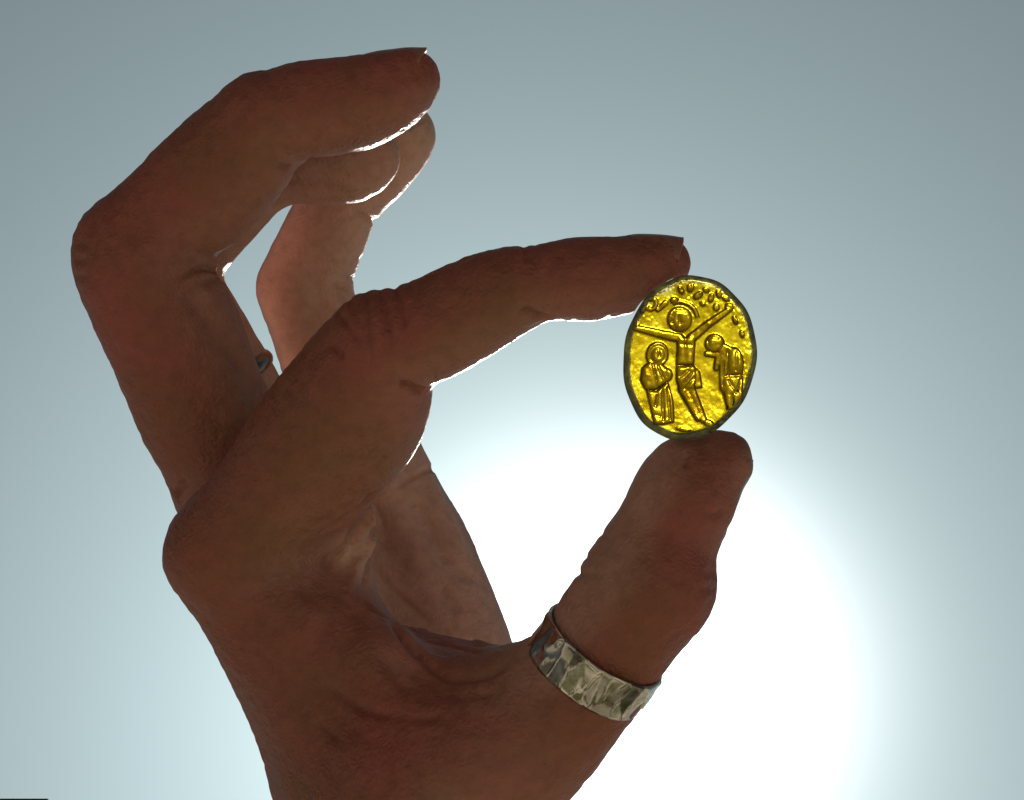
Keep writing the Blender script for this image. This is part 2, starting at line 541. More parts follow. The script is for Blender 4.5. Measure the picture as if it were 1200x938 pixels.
# folds and lines of the skin: photo points, width mm, depth mm (negative: a ridge)
CREASES = [
    # index
    ([(440, 577), (425, 592), (405, 606), (392, 616), (378, 625)], 0.6, 0.95),
    ([(414, 618), (406, 640), (395, 652), (384, 661)], 0.7, 1.1),
    ([(428, 600), (418, 622), (408, 640)], 0.65, -1.0),
    ([(432, 592), (424, 630), (416, 662), (410, 688)], 0.65, -1.1),
    ([(429, 612), (422, 640), (414, 660)], 0.6, 1.1),
    ([(433, 630), (427, 650), (420, 668)], 0.55, -0.8),
    ([(434, 650), (430, 670), (424, 688)], 0.5, 0.5),
    ([(499, 459), (488, 457), (476, 452), (468, 449)], 0.6, 0.9),
    ([(640, 372), (630, 369), (620, 364), (612, 362)], 0.55, 0.6),
    ([(427, 345), (430, 362), (429, 380), (437, 415)], 0.6, 0.34),
    ([(444, 341), (449, 360), (452, 378), (458, 402)], 0.6, 0.36),
    ([(461, 337), (466, 352), (470, 372), (474, 390)], 0.6, 0.34),
    ([(478, 332), (482, 345)], 0.5, 0.2),
    ([(385, 401), (393, 410), (402, 418)], 0.6, 0.4),
    ([(400, 372), (410, 388), (418, 402)], 0.6, 0.3), ([(612, 283), (616, 298), (618, 312)], 0.6, 0.22), ([(626, 280), (629, 294)], 0.5, 0.2),
    ([(420, 700), (436, 712), (452, 722)], 0.8, 0.45), ([(398, 690), (418, 708), (440, 730)], 0.9, -0.4), ([(350, 700), (385, 690), (410, 700)], 2.0, 0.4),
    ([(505, 808), (540, 816), (580, 812)], 1.0, 0.25), ([(440, 760), (462, 790), (490, 812)], 1.4, 0.35),
    ([(410, 353), (416, 368)], 0.6, 0.2),
    ([(480, 430), (500, 415), (540, 400)], 2.5, 0.35),
    # middle
    ([(257, 316), (246, 314), (232, 316), (214, 326)], 0.6, 0.8),
    ([(257, 324), (240, 330), (222, 340)], 1.0, 0.35),
    ([(212, 332), (238, 368), (270, 410), (306, 462)], 2.0, 0.38),
    ([(232, 330), (256, 362), (284, 405), (310, 455)], 1.8, -0.25),
    ([(258, 330), (272, 360), (288, 398)], 1.4, 0.15),
    ([(341, 197), (335, 196), (328, 194)], 0.5, 0.45),
    ([(364, 187), (352, 186), (344, 182)], 0.5, 0.4),
    ([(497, 138), (478, 152), (455, 162)], 0.6, 0.35),
    ([(310, 82), (316, 98)], 0.7, 0.2), ([(296, 86), (304, 102)], 0.7, 0.2),
    ([(92, 285), (106, 290)], 0.7, 0.25), ([(89, 305), (104, 306)], 0.7, 0.25), ([(90, 325), (106, 322)], 0.7, 0.25),
    ([(150, 300), (180, 290), (205, 300)], 3.0, -0.35),
    # little and ring finger
    ([(438, 258), (426, 254), (414, 248)], 0.6, 0.6),
    ([(406, 338), (392, 332)], 0.6, 0.5), ([(424, 304), (412, 300)], 0.5, 0.3), ([(412, 326), (400, 321)], 0.5, 0.3),
    ([(362, 310), (372, 350), (372, 380)], 2.0, 0.35),
    # thumb
    ([(676, 672), (688, 673), (702, 676)], 0.6, 0.30),
    ([(688, 656), (698, 658)], 0.5, 0.22),
    ([(707, 628), (716, 632)], 0.5, 0.25),
    ([(806, 528), (804, 538), (802, 548)], 0.5, 0.4),
    ([(848, 600), (838, 604), (826, 600)], 0.6, 0.3),
    ([(835, 690), (818, 690)], 0.7, 0.2), ([(836, 672), (820, 671)], 0.7, 0.2),
    # palm
    ([(514, 549), (497, 553), (478, 563), (463, 573)], 0.6, 0.5),
    ([(437, 651), (448, 672), (460, 690), (480, 708), (503, 727)], 0.6, 0.45),
    ([(438, 588), (446, 607), (450, 620)], 0.5, 0.3),
    ([(478, 583), (496, 608), (514, 640), (532, 664), (562, 679)], 1.8, 0.6),
    ([(500, 560), (520, 600), (545, 655)], 2.2, -0.35),
    ([(514, 683), (526, 703), (542, 716)], 1.4, 0.5),
    ([(460, 590), (474, 640), (500, 690)], 3.0, -0.3),
    # back of the hand, thumb web, thenar
    ([(463, 730), (478, 752), (494, 770)], 1.0, 0.9),
    ([(494, 770), (520, 790), (553, 793), (580, 786), (597, 772)], 1.0, 0.5),
    ([(460, 772), (480, 785), (510, 800), (545, 806)], 1.6, 0.35),
    ([(470, 737), (510, 741), (560, 753), (598, 770)], 0.9, -0.22),
    ([(480, 750), (520, 756), (565, 768)], 0.7, 0.18),
    ([(380, 806), (399, 820), (425, 833), (458, 838)], 0.7, 0.40),
    ([(455, 837), (490, 842), (520, 838)], 0.8, 0.25),
    ([(370, 846), (395, 868)], 0.6, 0.2),
    ([(300, 690), (340, 665), (400, 668)], 4.0, 0.5),
    ([(330, 760), (375, 800), (440, 855)], 5.0, 0.5),
    ([(206, 577), (222, 560)], 0.8, 0.5),
]
disp = np.zeros(len(HV))
for pts, wid, dep in CREASES:
    P2 = catmull([[x, y, 0, 0] for x, y in pts], 2.0)[:, :2]
    S = [on_skin(x, y) for x, y in P2]
    keep = [p for p in S if p is not None]
    if len(keep) < 2:
        continue
    # a point that jumped to a surface far behind belongs to another part of the hand
    z = np.array([p[2] for p in keep]); med = np.median(z)
    S = np.array([p for p in keep if abs(p[2] - med) < 14])
    # a crease that starts on the outline runs on round the far side
    ox, oy = pts[0][0] * 1.6 - pts[1][0] * 0.6, pts[0][1] * 1.6 - pts[1][1] * 0.6
    out_p = on_skin(ox, oy)
    wraps = out_p is None or out_p[2] > S[0][2] + 9
    if wraps and abs(dep) >= 0.2 and wid < 1.3:
        S = np.vstack([[S[0] + np.array([0, 0, q]) for q in np.arange(8, 0, -0.5)], S])
    lo, hi = S.min(0) - 3 * wid, S.max(0) + 3 * wid
    idx = np.nonzero(((HV > lo) & (HV < hi)).all(1))[0]
    if len(idx) == 0:
        continue
    Q = HV[idx]
    best = np.full(len(Q), 1e9); arg = np.zeros(len(Q), dtype=int)
    for i, p in enumerate(S):
        d = ((Q - p) ** 2).sum(1)
        m = d < best
        best[m] = d[m]; arg[m] = i
    t = arg / max(1, len(S) - 1)
    taper = np.clip(np.minimum(t if not wraps else 1.0, 1 - t) * 4 + 0.3, 0, 1)
    disp[idx] -= 1.9 * dep * taper * np.exp(-best / wid ** 2)
HW0 = np.stack([HV[:, 0], HV[:, 1], HV[:, 2]], 1)
disp += 0.12 * lattice_noise(HW0, 3.1, 1) + 0.135 * lattice_noise(HW0, 1.25, 2) * (1 - np.clip(1.2 * HP, 0, 0.85)) + 0.25 * lattice_noise(HW0, 9.0, 3)
HV2 = HV + HN * disp[:, None]

hand_origin = to_world(K(440, 1120, 276))[0]
hand = new_obj('hand', to_world(HV2), HF, SKIN, origin=hand_origin)
tag(hand, 'left hand raised against the sky pinching a yellow gem', 'hand')
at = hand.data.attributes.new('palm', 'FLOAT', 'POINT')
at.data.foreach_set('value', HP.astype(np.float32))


# ------------------------------------------------------------------ fingernails
bvh2 = BVHTree.FromPolygons([tuple(v) for v in HV2], [tuple(int(i) for i in f) for f in HF])


def nail(base, tip, z, D, width, lift=0.32, thick=0.45, over=0.10):
    """a plate lying on the fingertip from its root to its free edge; D points out of the nail (camera space, y up)"""
    A, B = K(*base, z), K(*tip, z)
    T = B - A; ln = np.linalg.norm(T); T /= ln
    D = np.array(D, float); D -= T * D.dot(T); D /= np.linalg.norm(D)
    Sd = np.cross(T, D)
    nu, nv = 20, 18
    top = np.zeros((nu + 1, nv + 1, 3))
    for i in range(nu + 1):
        s_ = i / nu
        if s_ > 0.72:                                   # the plate runs straight on over the fingertip
            for j in range(nv + 1):
                a = j / nv * 2 - 1
                top[i, j] = top[i - 1, j] + T * (ln / nu) * (1 - 0.55 * a * a) - D * (0.06 + 0.012 * (i - 0.72 * nu))
            continue
        ch = bvh2.ray_cast(Vector(A + T * ln * s_ + D * 14), Vector(-D), 40.0)[0]
        cen = np.array(ch) if ch is not None else A + T * ln * s_
        for j in range(nv + 1):
            a = j / nv * 2 - 1
            half = width / 2 * (0.84 + 0.16 * min(1, 3 * s_))
            p0 = cen + T * (ln * 0.16 * a * a * (1 - s_)) + Sd * (a * half)
            h = bvh2.ray_cast(Vector(p0 + D * 14), Vector(-D), 40.0)[0]
            drop = 9.0 if h is None else float((cen - np.array(h)).dot(D))
            arc = 0.30 * (a * half) ** 2 / (width / 2) * 1.1
            drop = min(max(drop, -0.4), 1.7 * arc + 0.8)
            off = lift * (1 - abs(a) ** 4) - 0.30 * abs(a) ** 4 - 0.7 * max(0, 0.16 - s_) / 0.16
            top[i, j] = p0 - D * (drop - off)
    # smooth the plate, it is stiffer than the skin under it
    for _ in range(6):
        t2 = top.copy()
        t2[1:-1, 1:-1] = (top[:-2, 1:-1] + top[2:, 1:-1] + top[1:-1, :-2] + top[1:-1, 2:] + 2 * top[1:-1, 1:-1]) / 6
        top = t2
    low = top - D * thick
    V = np.vstack([top.reshape(-1, 3), low.reshape(-1, 3)])
    F = []
    n1 = nv + 1; L = (nu + 1) * n1
    for i in range(nu):
        for j in range(nv):
            q = (i * n1 + j, i * n1 + j + 1, (i + 1) * n1 + j + 1, (i + 1) * n1 + j)
            F.append(q); F.append(tuple(L + k for k in q[::-1]))
    for i in range(nu):
        for j in (0, nv):
            F.append((i * n1 + j, (i + 1) * n1 + j, L + (i + 1) * n1 + j, L + i * n1 + j))
    for j in range(nv):
        for i in (0, nu):
            F.append((i * n1 + j, i * n1 + j + 1, L + i * n1 + j + 1, L + i * n1 + j))
    Vw = to_world(V)
    o = new_obj('fingernail', Vw, F, NAIL, parent=hand, origin=Vw.mean(0))
    bm = bmesh.new(); bm.from_mesh(o.data)
    bmesh.ops.recalc_face_normals(bm, faces=bm.faces)
    bm.to_mesh(o.data); bm.free()
    return o


nail((724, 284), (801, 281), 242, (0.0, 1, -0.24), 7.6, lift=0.14)
nail((412, 75), (501, 63), 263, (-0.12, 1, -0.24), 8.6, lift=0.14)
nail((848, 602), (874, 536), 241, (0.96, -0.30, -0.12), 8.6, lift=0.12)

# ------------------------------------------------------------------ rings
def mat_silver():
    m, nt, out = mat_new("hammered_silver")
    L = nt.links.new
    b = N(nt, 'ShaderNodeBsdfPrincipled', i_Metallic=1.0)
    tc = N(nt, 'ShaderNodeTexCoord')
    n = N(nt, 'ShaderNodeTexNoise', i_Scale=600.0, i_Detail=4.0)
    L(tc.outputs['Object'], n.inputs['Vector'])
    tone_at = N(nt, 'ShaderNodeAttribute', attribute_name='facet_tone')
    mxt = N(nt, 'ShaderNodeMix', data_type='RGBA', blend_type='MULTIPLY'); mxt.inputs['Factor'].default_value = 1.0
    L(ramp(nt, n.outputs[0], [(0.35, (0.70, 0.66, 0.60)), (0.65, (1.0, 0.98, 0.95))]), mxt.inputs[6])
    # reflection contrast painted into the colour: each hammered facet has its own tone
    L(ramp(nt, tone_at.outputs['Fac'], [(0.0, (0.24, 0.21, 0.19)), (0.30, (0.48, 0.44, 0.39)), (0.65, (0.74, 0.69, 0.62)), (1.0, (0.96, 0.89, 0.81))]), mxt.inputs[7])
    L(mxt.outputs[2], b.inputs['Base Color'])
    L(ramp(nt, n.outputs[0], [(0.3, (0.10,) * 3), (0.7, (0.24,) * 3)]), b.inputs['Roughness'])
    bp = N(nt, 'ShaderNodeBump', i_Strength=0.25, i_Distance=0.0001)
    L(n.outputs[0], bp.inputs['Height']); L(bp.outputs[0], b.inputs['Normal'])
    L(b.outputs[0], out.inputs[0])
    return m


SILVER = mat_silver()


def band(name, C, axis, ra, rb, width, thick, dents, seed, rnd=0.0):
    """finger ring: ra across the picture, rb in depth; hammered dents on the outside"""
    axis = axis / np.linalg.norm(axis)
    X = np.cross(axis, [0, 0, 1.0]); X /= np.linalg.norm(X)
    Y = np.cross(axis, X)
    r = np.random.default_rng(seed)
    nu, nv = 240, 16
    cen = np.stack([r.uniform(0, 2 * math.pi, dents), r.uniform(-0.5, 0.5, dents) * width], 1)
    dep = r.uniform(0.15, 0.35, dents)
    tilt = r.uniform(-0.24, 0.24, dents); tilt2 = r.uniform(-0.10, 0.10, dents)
    V = []; FAC = []; facet_tone = r.uniform(0, 1, max(dents, 1))
    prof = [(+1, v) for v in np.linspace(-0.5, 0.5, nv)] + [(-1, v) for v in np.linspace(0.5, -0.5, 5)]
    for i in range(nu):
        a = 2 * math.pi * i / nu
        wob = 0.10 * math.sin(3 * a + seed) + 0.06 * math.sin(7 * a)
        for side, v in prof:
            h = v * width
            off = 0.0
            if side > 0:
                if dents:
                    da = (cen[:, 0] - a + math.pi) % (2 * math.pi) - math.pi
                    d2 = (da * ra) ** 2 + (0.5 * (cen[:, 1] - h)) ** 2
                    j = int(np.argmin(d2))
                    off = -dep[j] + 0.045 * d2[j] + tilt[j] * da[j] * ra + tilt2[j] * (h - cen[j, 1])
                off = max(min(off, 0.15), -0.38) * min(1.0, (0.5 - abs(v)) / 0.09) - 0.12 * (1 - min(1.0, (0.5 - abs(v)) / 0.09))
                off = off - rnd * (2 * v) ** 2
                rr = thick + off
                if abs(v) > 0.47:
                    rr -= 0.12
            else:
                rr = 0.0
            FAC.append(facet_tone[j] if (side > 0 and dents) else 0.25)
            hh = h + wob * (1 if v > 0 else 0.6)
            V.append(C + axis * hh + X * (math.cos(a) * (ra + rr)) + Y * (math.sin(a) * (rb + rr)))
    n = len(prof)
    fac = np.array(FAC)
    F = [(i * n + j, i * n + (j + 1) % n, ((i + 1) % nu) * n + (j + 1) % n, ((i + 1) % nu) * n + j) for i in range(nu) for j in range(n)]
    Vw = to_world(V)
    o = new_obj(name, Vw, F, SILVER, origin=Vw.mean(0))
    at_ = o.data.attributes.new('facet_tone', 'FLOAT', 'POINT')
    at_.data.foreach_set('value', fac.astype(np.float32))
    bm = bmesh.new(); bm.from_mesh(o.data)
    bmesh.ops.recalc_face_normals(bm, faces=bm.faces)
    bm.to_mesh(o.data); bm.free()
    return o


ax = K(735, 718, 243) - K(655, 838, 247)
ax = ax / np.linalg.norm(ax) + np.array([0, 0, -0.10])
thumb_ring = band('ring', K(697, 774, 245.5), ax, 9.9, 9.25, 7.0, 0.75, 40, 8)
tag(thumb_ring, 'wide hammered silver ring worn on the thumb', 'ring')
ax2 = K(240, 410, 296) - K(280, 490, 299)
finger_ring = band('ring', K(257, 445, 297), ax2, 9.9, 9.6, 3.2, 1.35, 0, 3, rnd=0.8)
tag(finger_ring, 'narrow grey ring peeking out behind the raised middle finger', 'ring')


# ------------------------------------------------------------------ the gem: cast yellow glass with a figure relief
MMP = GEM_C[2] / 1800.0                # mm per photo pixel at the gem
GC = K(*GEM_C)


def gem_px(u, v):
    """gem-plane mm -> photo pixels"""
    ct, st = math.cos(GEM_TILT), math.sin(GEM_TILT)
    dx, dy = u * ct + v * st, -u * st + v * ct
    return GEM_C[0] + dx / MMP, GEM_C[1] - dy / MMP


def sd_seg(x, y, p, q, ra, rb):
    px, py = q[0] - p[0], q[1] - p[1]
    t = np.clip(((x - p[0]) * px + (y - p[1]) * py) / (px * px + py * py), 0, 1)
    return np.hypot(x - p[0] - t * px, y - p[1] - t * py) - (ra + (rb - ra) * t)


def sd_ell(x, y, c, rx, ry, rot=0.0):
    a = math.radians(rot)
    X = (x - c[0]) * math.cos(a) + (y - c[1]) * math.sin(a)
    Y = -(x - c[0]) * math.sin(a) + (y - c[1]) * math.cos(a)
    return (np.hypot(X / rx, Y / ry) - 1) * min(rx, ry)


def sd_poly(x, y, pts):
    d = np.full(x.shape, 1e9); ins = np.zeros(x.shape, bool)
    n = len(pts)
    for i in range(n):
        (ax_, ay), (bx, by) = pts[i], pts[(i + 1) % n]
        ex, ey = bx - ax_, by - ay
        t = np.clip(((x - ax_) * ex + (y - ay) * ey) / (ex * ex + ey * ey), 0, 1)
        d = np.minimum(d, np.hypot(x - ax_ - t * ex, y - ay - t * ey))
        c = ((ay > y) != (by > y)) & (x < (bx - ax_) * (y - ay) / (by - ay + 1e-12) + ax_)
        ins ^= c
    return np.where(ins, -d, d)


OUTLINE = []                           # signed distances of the relief shapes, for the refraction dark painted along them
GROOVES = []


def bulge(d, h, soft):
    """rounded raised shape from a signed distance in pixels; h in mm, soft: px over which it rounds"""
    d = d - 0.9
    t = np.clip(-d / (0.85 * soft), 0, 1)
    OUTLINE.append(d)
    return 1.2 * h * np.sqrt(1 - (1 - t) ** 2)


def crucified(x, y):
    h = np.zeros(x.shape)
    for d, hh, so in [
        (sd_ell(x, y, (795, 375), 13.5, 14.0), 1.15, 7),
        (sd_poly(x, y, [(792, 393), (802, 397), (813, 393), (812, 410), (811, 428), (792, 428), (793, 410)]), 0.85, 6),
        (sd_poly(x, y, [(792, 430), (812, 429), (814, 440), (812, 456), (796, 457), (792, 446)]), 0.9, 6),
        (sd_poly(x, y, [(812, 431), (818, 436), (821, 454), (813, 455)]), 0.45, 4),
        (sd_seg(x, y, (799, 456), (817, 490), 5.0, 3.2), 0.65, 4),
        (sd_seg(x, y, (808, 456), (823, 492), 4.4, 3.2), 0.60, 4),
        (sd_ell(x, y, (829, 496), 5.5, 3.2, 25), 0.5, 3),
        (sd_seg(x, y, (795, 397), (768, 391), 4.6, 3.8), 0.65, 3.2),
        (sd_seg(x, y, (768, 391), (744, 385), 3.8, 2.6), 0.6, 2.8),
        (sd_seg(x, y, (809, 397), (828, 381), 4.6, 3.6), 0.65, 3.2),
        (sd_seg(x, y, (828, 381), (851, 365), 3.6, 2.6), 0.6, 2.8),
    ]:
        h = np.maximum(h, bulge(d, hh, so))
    # face, ribs and folds cut into it
    for d, dd in [(sd_seg(x, y, (794, 372), (795, 379), 0.6, 0.6), 0.35), (sd_seg(x, y, (788, 368), (786, 378), .9, .9), 0.4),
                  (sd_seg(x, y, (786, 378), (790, 385), .9, .9), 0.4), (sd_seg(x, y, (790, 365), (801, 366), .7, .7), 0.3),
                  (sd_seg(x, y, (797, 404), (808, 405), .5, .5), 0.22), (sd_seg(x, y, (802, 400), (802, 424), .5, .5), 0.2),
                  (sd_seg(x, y, (792, 429), (812, 428.5), .6, .6), 0.45), (sd_seg(x, y, (797, 452), (809, 437), .6, .6), 0.3),
                  (sd_seg(x, y, (801, 455), (811, 444), .6, .6), 0.3), (sd_seg(x, y, (795, 442), (805, 434), .6, .6), 0.3)]:
        GROOVES.append(np.where(h > 0, d, 9))
        h -= np.where(h > 0, dd * np.exp(-np.clip(d, 0, None) ** 2 / 1.2), 0)
    return np.maximum(h, 0)


def left_mourner(x, y):
    h = np.zeros(x.shape)
    for d, hh, so in [
        (sd_ell(x, y, (769, 416), 12, 14, 15), 0.75, 3.5),
        (sd_ell(x, y, (770, 417), 7.5, 8.8, 15), 1.1, 5),
        (sd_poly(x, y, [(752, 432), (759, 426), (774, 428), (785, 436), (785, 444), (778, 450), (766, 457), (756, 457), (750, 446)]), 0.95, 7),
        (sd_poly(x, y, [(757, 457), (768, 459), (781, 448), (787, 470), (788, 494), (776, 497), (766, 497), (762, 478)]), 0.8, 5),
        (sd_ell(x, y, (782, 438), 3.5, 5, -30), 1.1, 3),
    ]:
        h = np.maximum(h, bulge(d, hh, so))
    for a, b, dd in [((764, 428), (769, 452), .3), ((770, 430), (777, 446), .35), ((756, 457), (768, 458), .5), ((768, 458), (782, 447), .5),
                     ((775, 458), (776, 492), .4), ((781, 454), (784, 492), .4), ((769, 464), (767, 476), .35), ((764, 486), (772, 488), .3),
                     ((770, 411), (771, 418), .3)]:
        d = sd_seg(x, y, a, b, .5, .5)
        GROOVES.append(np.where(h > 0, d, 9))
        h -= np.where(h > 0, dd * np.exp(-np.clip(d, 0, None) ** 2 / 1.4), 0)
    d = np.abs(sd_ell(x, y, (769.5, 416.5), 9, 10.5, 15)) - .3
    h -= np.where((h > 0) & (y < 424), .35 * np.exp(-np.clip(d, 0, None) ** 2 / 1.2), 0)
    return np.maximum(h, 0)


def right_mourner(x, y):
    h = np.zeros(x.shape)
    for d, hh, so in [
        (sd_ell(x, y, (836, 403), 10.5, 10), 0.95, 7),
        (sd_seg(x, y, (842, 407), (852, 414), 5.5, 7), 0.7, 5),
        (sd_ell(x, y, (859, 424), 9.5, 15.5, -6), 1.15, 8),
        (sd_poly(x, y, [(840, 409), (852, 407), (863, 412), (869, 424), (868, 440), (868, 462), (848, 463), (843, 456), (842, 436), (840, 424)]), 0.62, 8),
        (sd_poly(x, y, [(848, 441), (867, 440), (868, 460), (869, 477), (851, 480), (847, 462)]), 0.75, 5),
        (sd_seg(x, y, (827, 415), (842, 417), 2.6, 3.2), 0.5, 2.4),
        (sd_seg(x, y, (840, 420), (838, 432), 3.0, 2.4), 0.5, 2.4),
    ]:
        h = np.maximum(h, bulge(d, hh, so))
    for a, b, dd in [((851, 412), (852, 438), .5), ((850, 441), (868, 440), .5), ((852, 446), (861, 460), .4), ((866, 444), (861, 460), .4),
                     ((856, 462), (856, 476), .3), ((861, 414), (860, 434), .25), ((828, 398), (829, 407), .4), ((831, 396), (839, 397), .3),
                     ((846, 425), (846, 452), .3)]:
        d = sd_seg(x, y, a, b, .5, .5)
        GROOVES.append(np.where(h > 0, d, 9))
        h -= np.where(h > 0, dd * np.exp(-np.clip(d, 0, None) ** 2 / 1.4), 0)
    return np.maximum(h, 0)


def lettering(x, y):
    """worn raised marks and the halo along the upper edge"""
    h = np.zeros(x.shape)
    ang = np.arctan2(376 - y, x - 796)
    halo_ = np.abs(np.hypot(x - 796, y - 375) - 20) - 1.6
    halo_ = np.where((ang > 0.15) & (ang < 2.0), halo_, 9)
    marks = [(halo_, 0.5, 2),
             (np.abs(sd_ell(x, y, (762, 357), 6, 6.5, 20)) - 1.6, 0.5, 2),
             (sd_ell(x, y, (789, 353), 4.2, 3.2), 0.6, 3),
             (sd_seg(x, y, (770, 364), (779, 356), 1.8, 2.6), 0.45, 2),
             (sd_seg(x, y, (752, 365), (756, 358), 1.8, 1.6), 0.45, 2),
             (sd_ell(x, y, (797, 341), 2.4, 3.8, -30), 0.4, 2.4), (sd_ell(x, y, (808, 338), 3.4, 4.6, 15), 0.4, 3),
             (sd_ell(x, y, (817, 347), 5.2, 3.2, -35), 0.5, 3), (sd_ell(x, y, (826, 341), 3.2, 2.2, 30), 0.4, 2),
             (sd_ell(x, y, (832, 350), 2.6, 4.2, 20), 0.5, 2.5), (sd_ell(x, y, (822, 357), 2.6, 2.0, 20), 0.4, 2),
             (sd_ell(x, y, (841, 346), 2.4, 3.6, -30), 0.4, 2), (sd_ell(x, y, (838, 361), 3.0, 3.6), 0.55, 2.5),
             (sd_ell(x, y, (853, 361), 4.2, 4.6), 0.6, 3), (sd_ell(x, y, (849, 351), 3.6, 1.9, 30), 0.4, 2),
             (sd_ell(x, y, (860, 376), 2.2, 4.2, -20), 0.4, 2), (sd_ell(x, y, (868, 392), 2.0, 3.4, -10), 0.35, 2),
             (sd_ell(x, y, (745, 381), 2.5, 2.5), 0.4, 2), (sd_ell(x, y, (862, 460), 2.0, 3.0), 0.3, 2),
             (sd_ell(x, y, (845, 495), 5.0, 2.6, -20), 0.4, 2), (sd_ell(x, y, (838, 504), 6.0, 2.4, -10), 0.4, 2),
             (sd_ell(x, y, (858, 486), 4.0, 2.4, -40), 0.4, 2), (sd_ell(x, y, (800, 503), 7.0, 2.2, 8), 0.3, 2)]
    for d, hh, so in marks:
        h = np.maximum(h, bulge(d, hh * 0.62, so))
    return h


def mat_glass(name, col, rough, grain, dirt, film=(0.12, 0.085, 0.012), glow=0.0):
    m, nt, out = mat_new(name)
    L = nt.links.new
    tc = N(nt, 'ShaderNodeTexCoord')
    n = N(nt, 'ShaderNodeTexNoise', i_Scale=900.0, i_Detail=5.0, i_Roughness=0.6)
    n2 = N(nt, 'ShaderNodeTexNoise', i_Scale=330.0, i_Detail=3.0)
    L(tc.outputs['Object'], n.inputs['Vector']); L(tc.outputs['Object'], n2.inputs['Vector'])
    g_ = N(nt, 'ShaderNodeBsdfGlass', i_IOR=1.5, i_Roughness=rough)
    dark = tuple(c * k_ for c, k_ in zip(col, (0.66, 0.60, 0.45)))
    L(ramp(nt, n2.outputs[0], [(0.40, dark), (0.56, col)]), g_.inputs['Color'])
    bp = N(nt, 'ShaderNodeBump', i_Strength=grain, i_Distance=0.00025)
    L(n.outputs[0], bp.inputs['Height']); L(bp.outputs[0], g_.inputs['Normal'])
    # thin brown film of age on the surface
    df = N(nt, 'ShaderNodeBsdfDiffuse'); df.inputs['Color'].default_value = (*film, 1)
    mx = N(nt, 'ShaderNodeMixShader')
    L(ramp(nt, n.outputs[0], [(0.35, (min(1, dirt * 2),) * 3), (0.7, (dirt * 0.5,) * 3)]), mx.inputs[0])
    if glow:
        # bubbles and seeds in the glass scatter part of the light that comes from behind
        tl = N(nt, 'ShaderNodeBsdfTranslucent'); tl.inputs['Color'].default_value = (0.84, 0.68, 0.035, 1)
        gm = N(nt, 'ShaderNodeMixShader')
        L(ramp(nt, n2.outputs[0], [(0.3, (glow * 0.5,) * 3), (0.7, (min(1, glow * 1.5),) * 3)]), gm.inputs[0])
        L(g_.outputs[0], gm.inputs[1]); L(tl.outputs[0], gm.inputs[2])
        L(gm.outputs[0], mx.inputs[1])
    else:
        L(g_.outputs[0], mx.inputs[1])
    L(df.outputs[0], mx.inputs[2])
    # dark refraction lines round the figures, painted in as brown
    gr = N(nt, 'ShaderNodeAttribute', attribute_name='relief_dark')
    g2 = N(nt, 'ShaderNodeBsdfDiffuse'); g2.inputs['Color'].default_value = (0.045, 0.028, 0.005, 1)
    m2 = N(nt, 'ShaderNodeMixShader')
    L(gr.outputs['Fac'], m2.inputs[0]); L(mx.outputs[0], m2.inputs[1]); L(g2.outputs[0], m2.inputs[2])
    L(m2.outputs[0], out.inputs[0])
    return m


GL_FIELD = mat_glass("yellow_glass", (0.95, 0.83, 0.15), 0.20, 0.28, 0.08, glow=0.20)
GL_FIG = mat_glass("amber_glass_relief", (0.50, 0.37, 0.075), 0.24, 0.22, 0.12)
GL_RIM = mat_glass("ground_glass_edge", (0.42, 0.44, 0.42), 0.40, 0.6, 0.85, (0.13, 0.135, 0.13))
GL_GLINT = mat_glass("clear_glass_glint", (1.0, 1.0, 0.97), 0.03, 0.05, 0.0)  # bright glint painted in as a patch of untinted glass


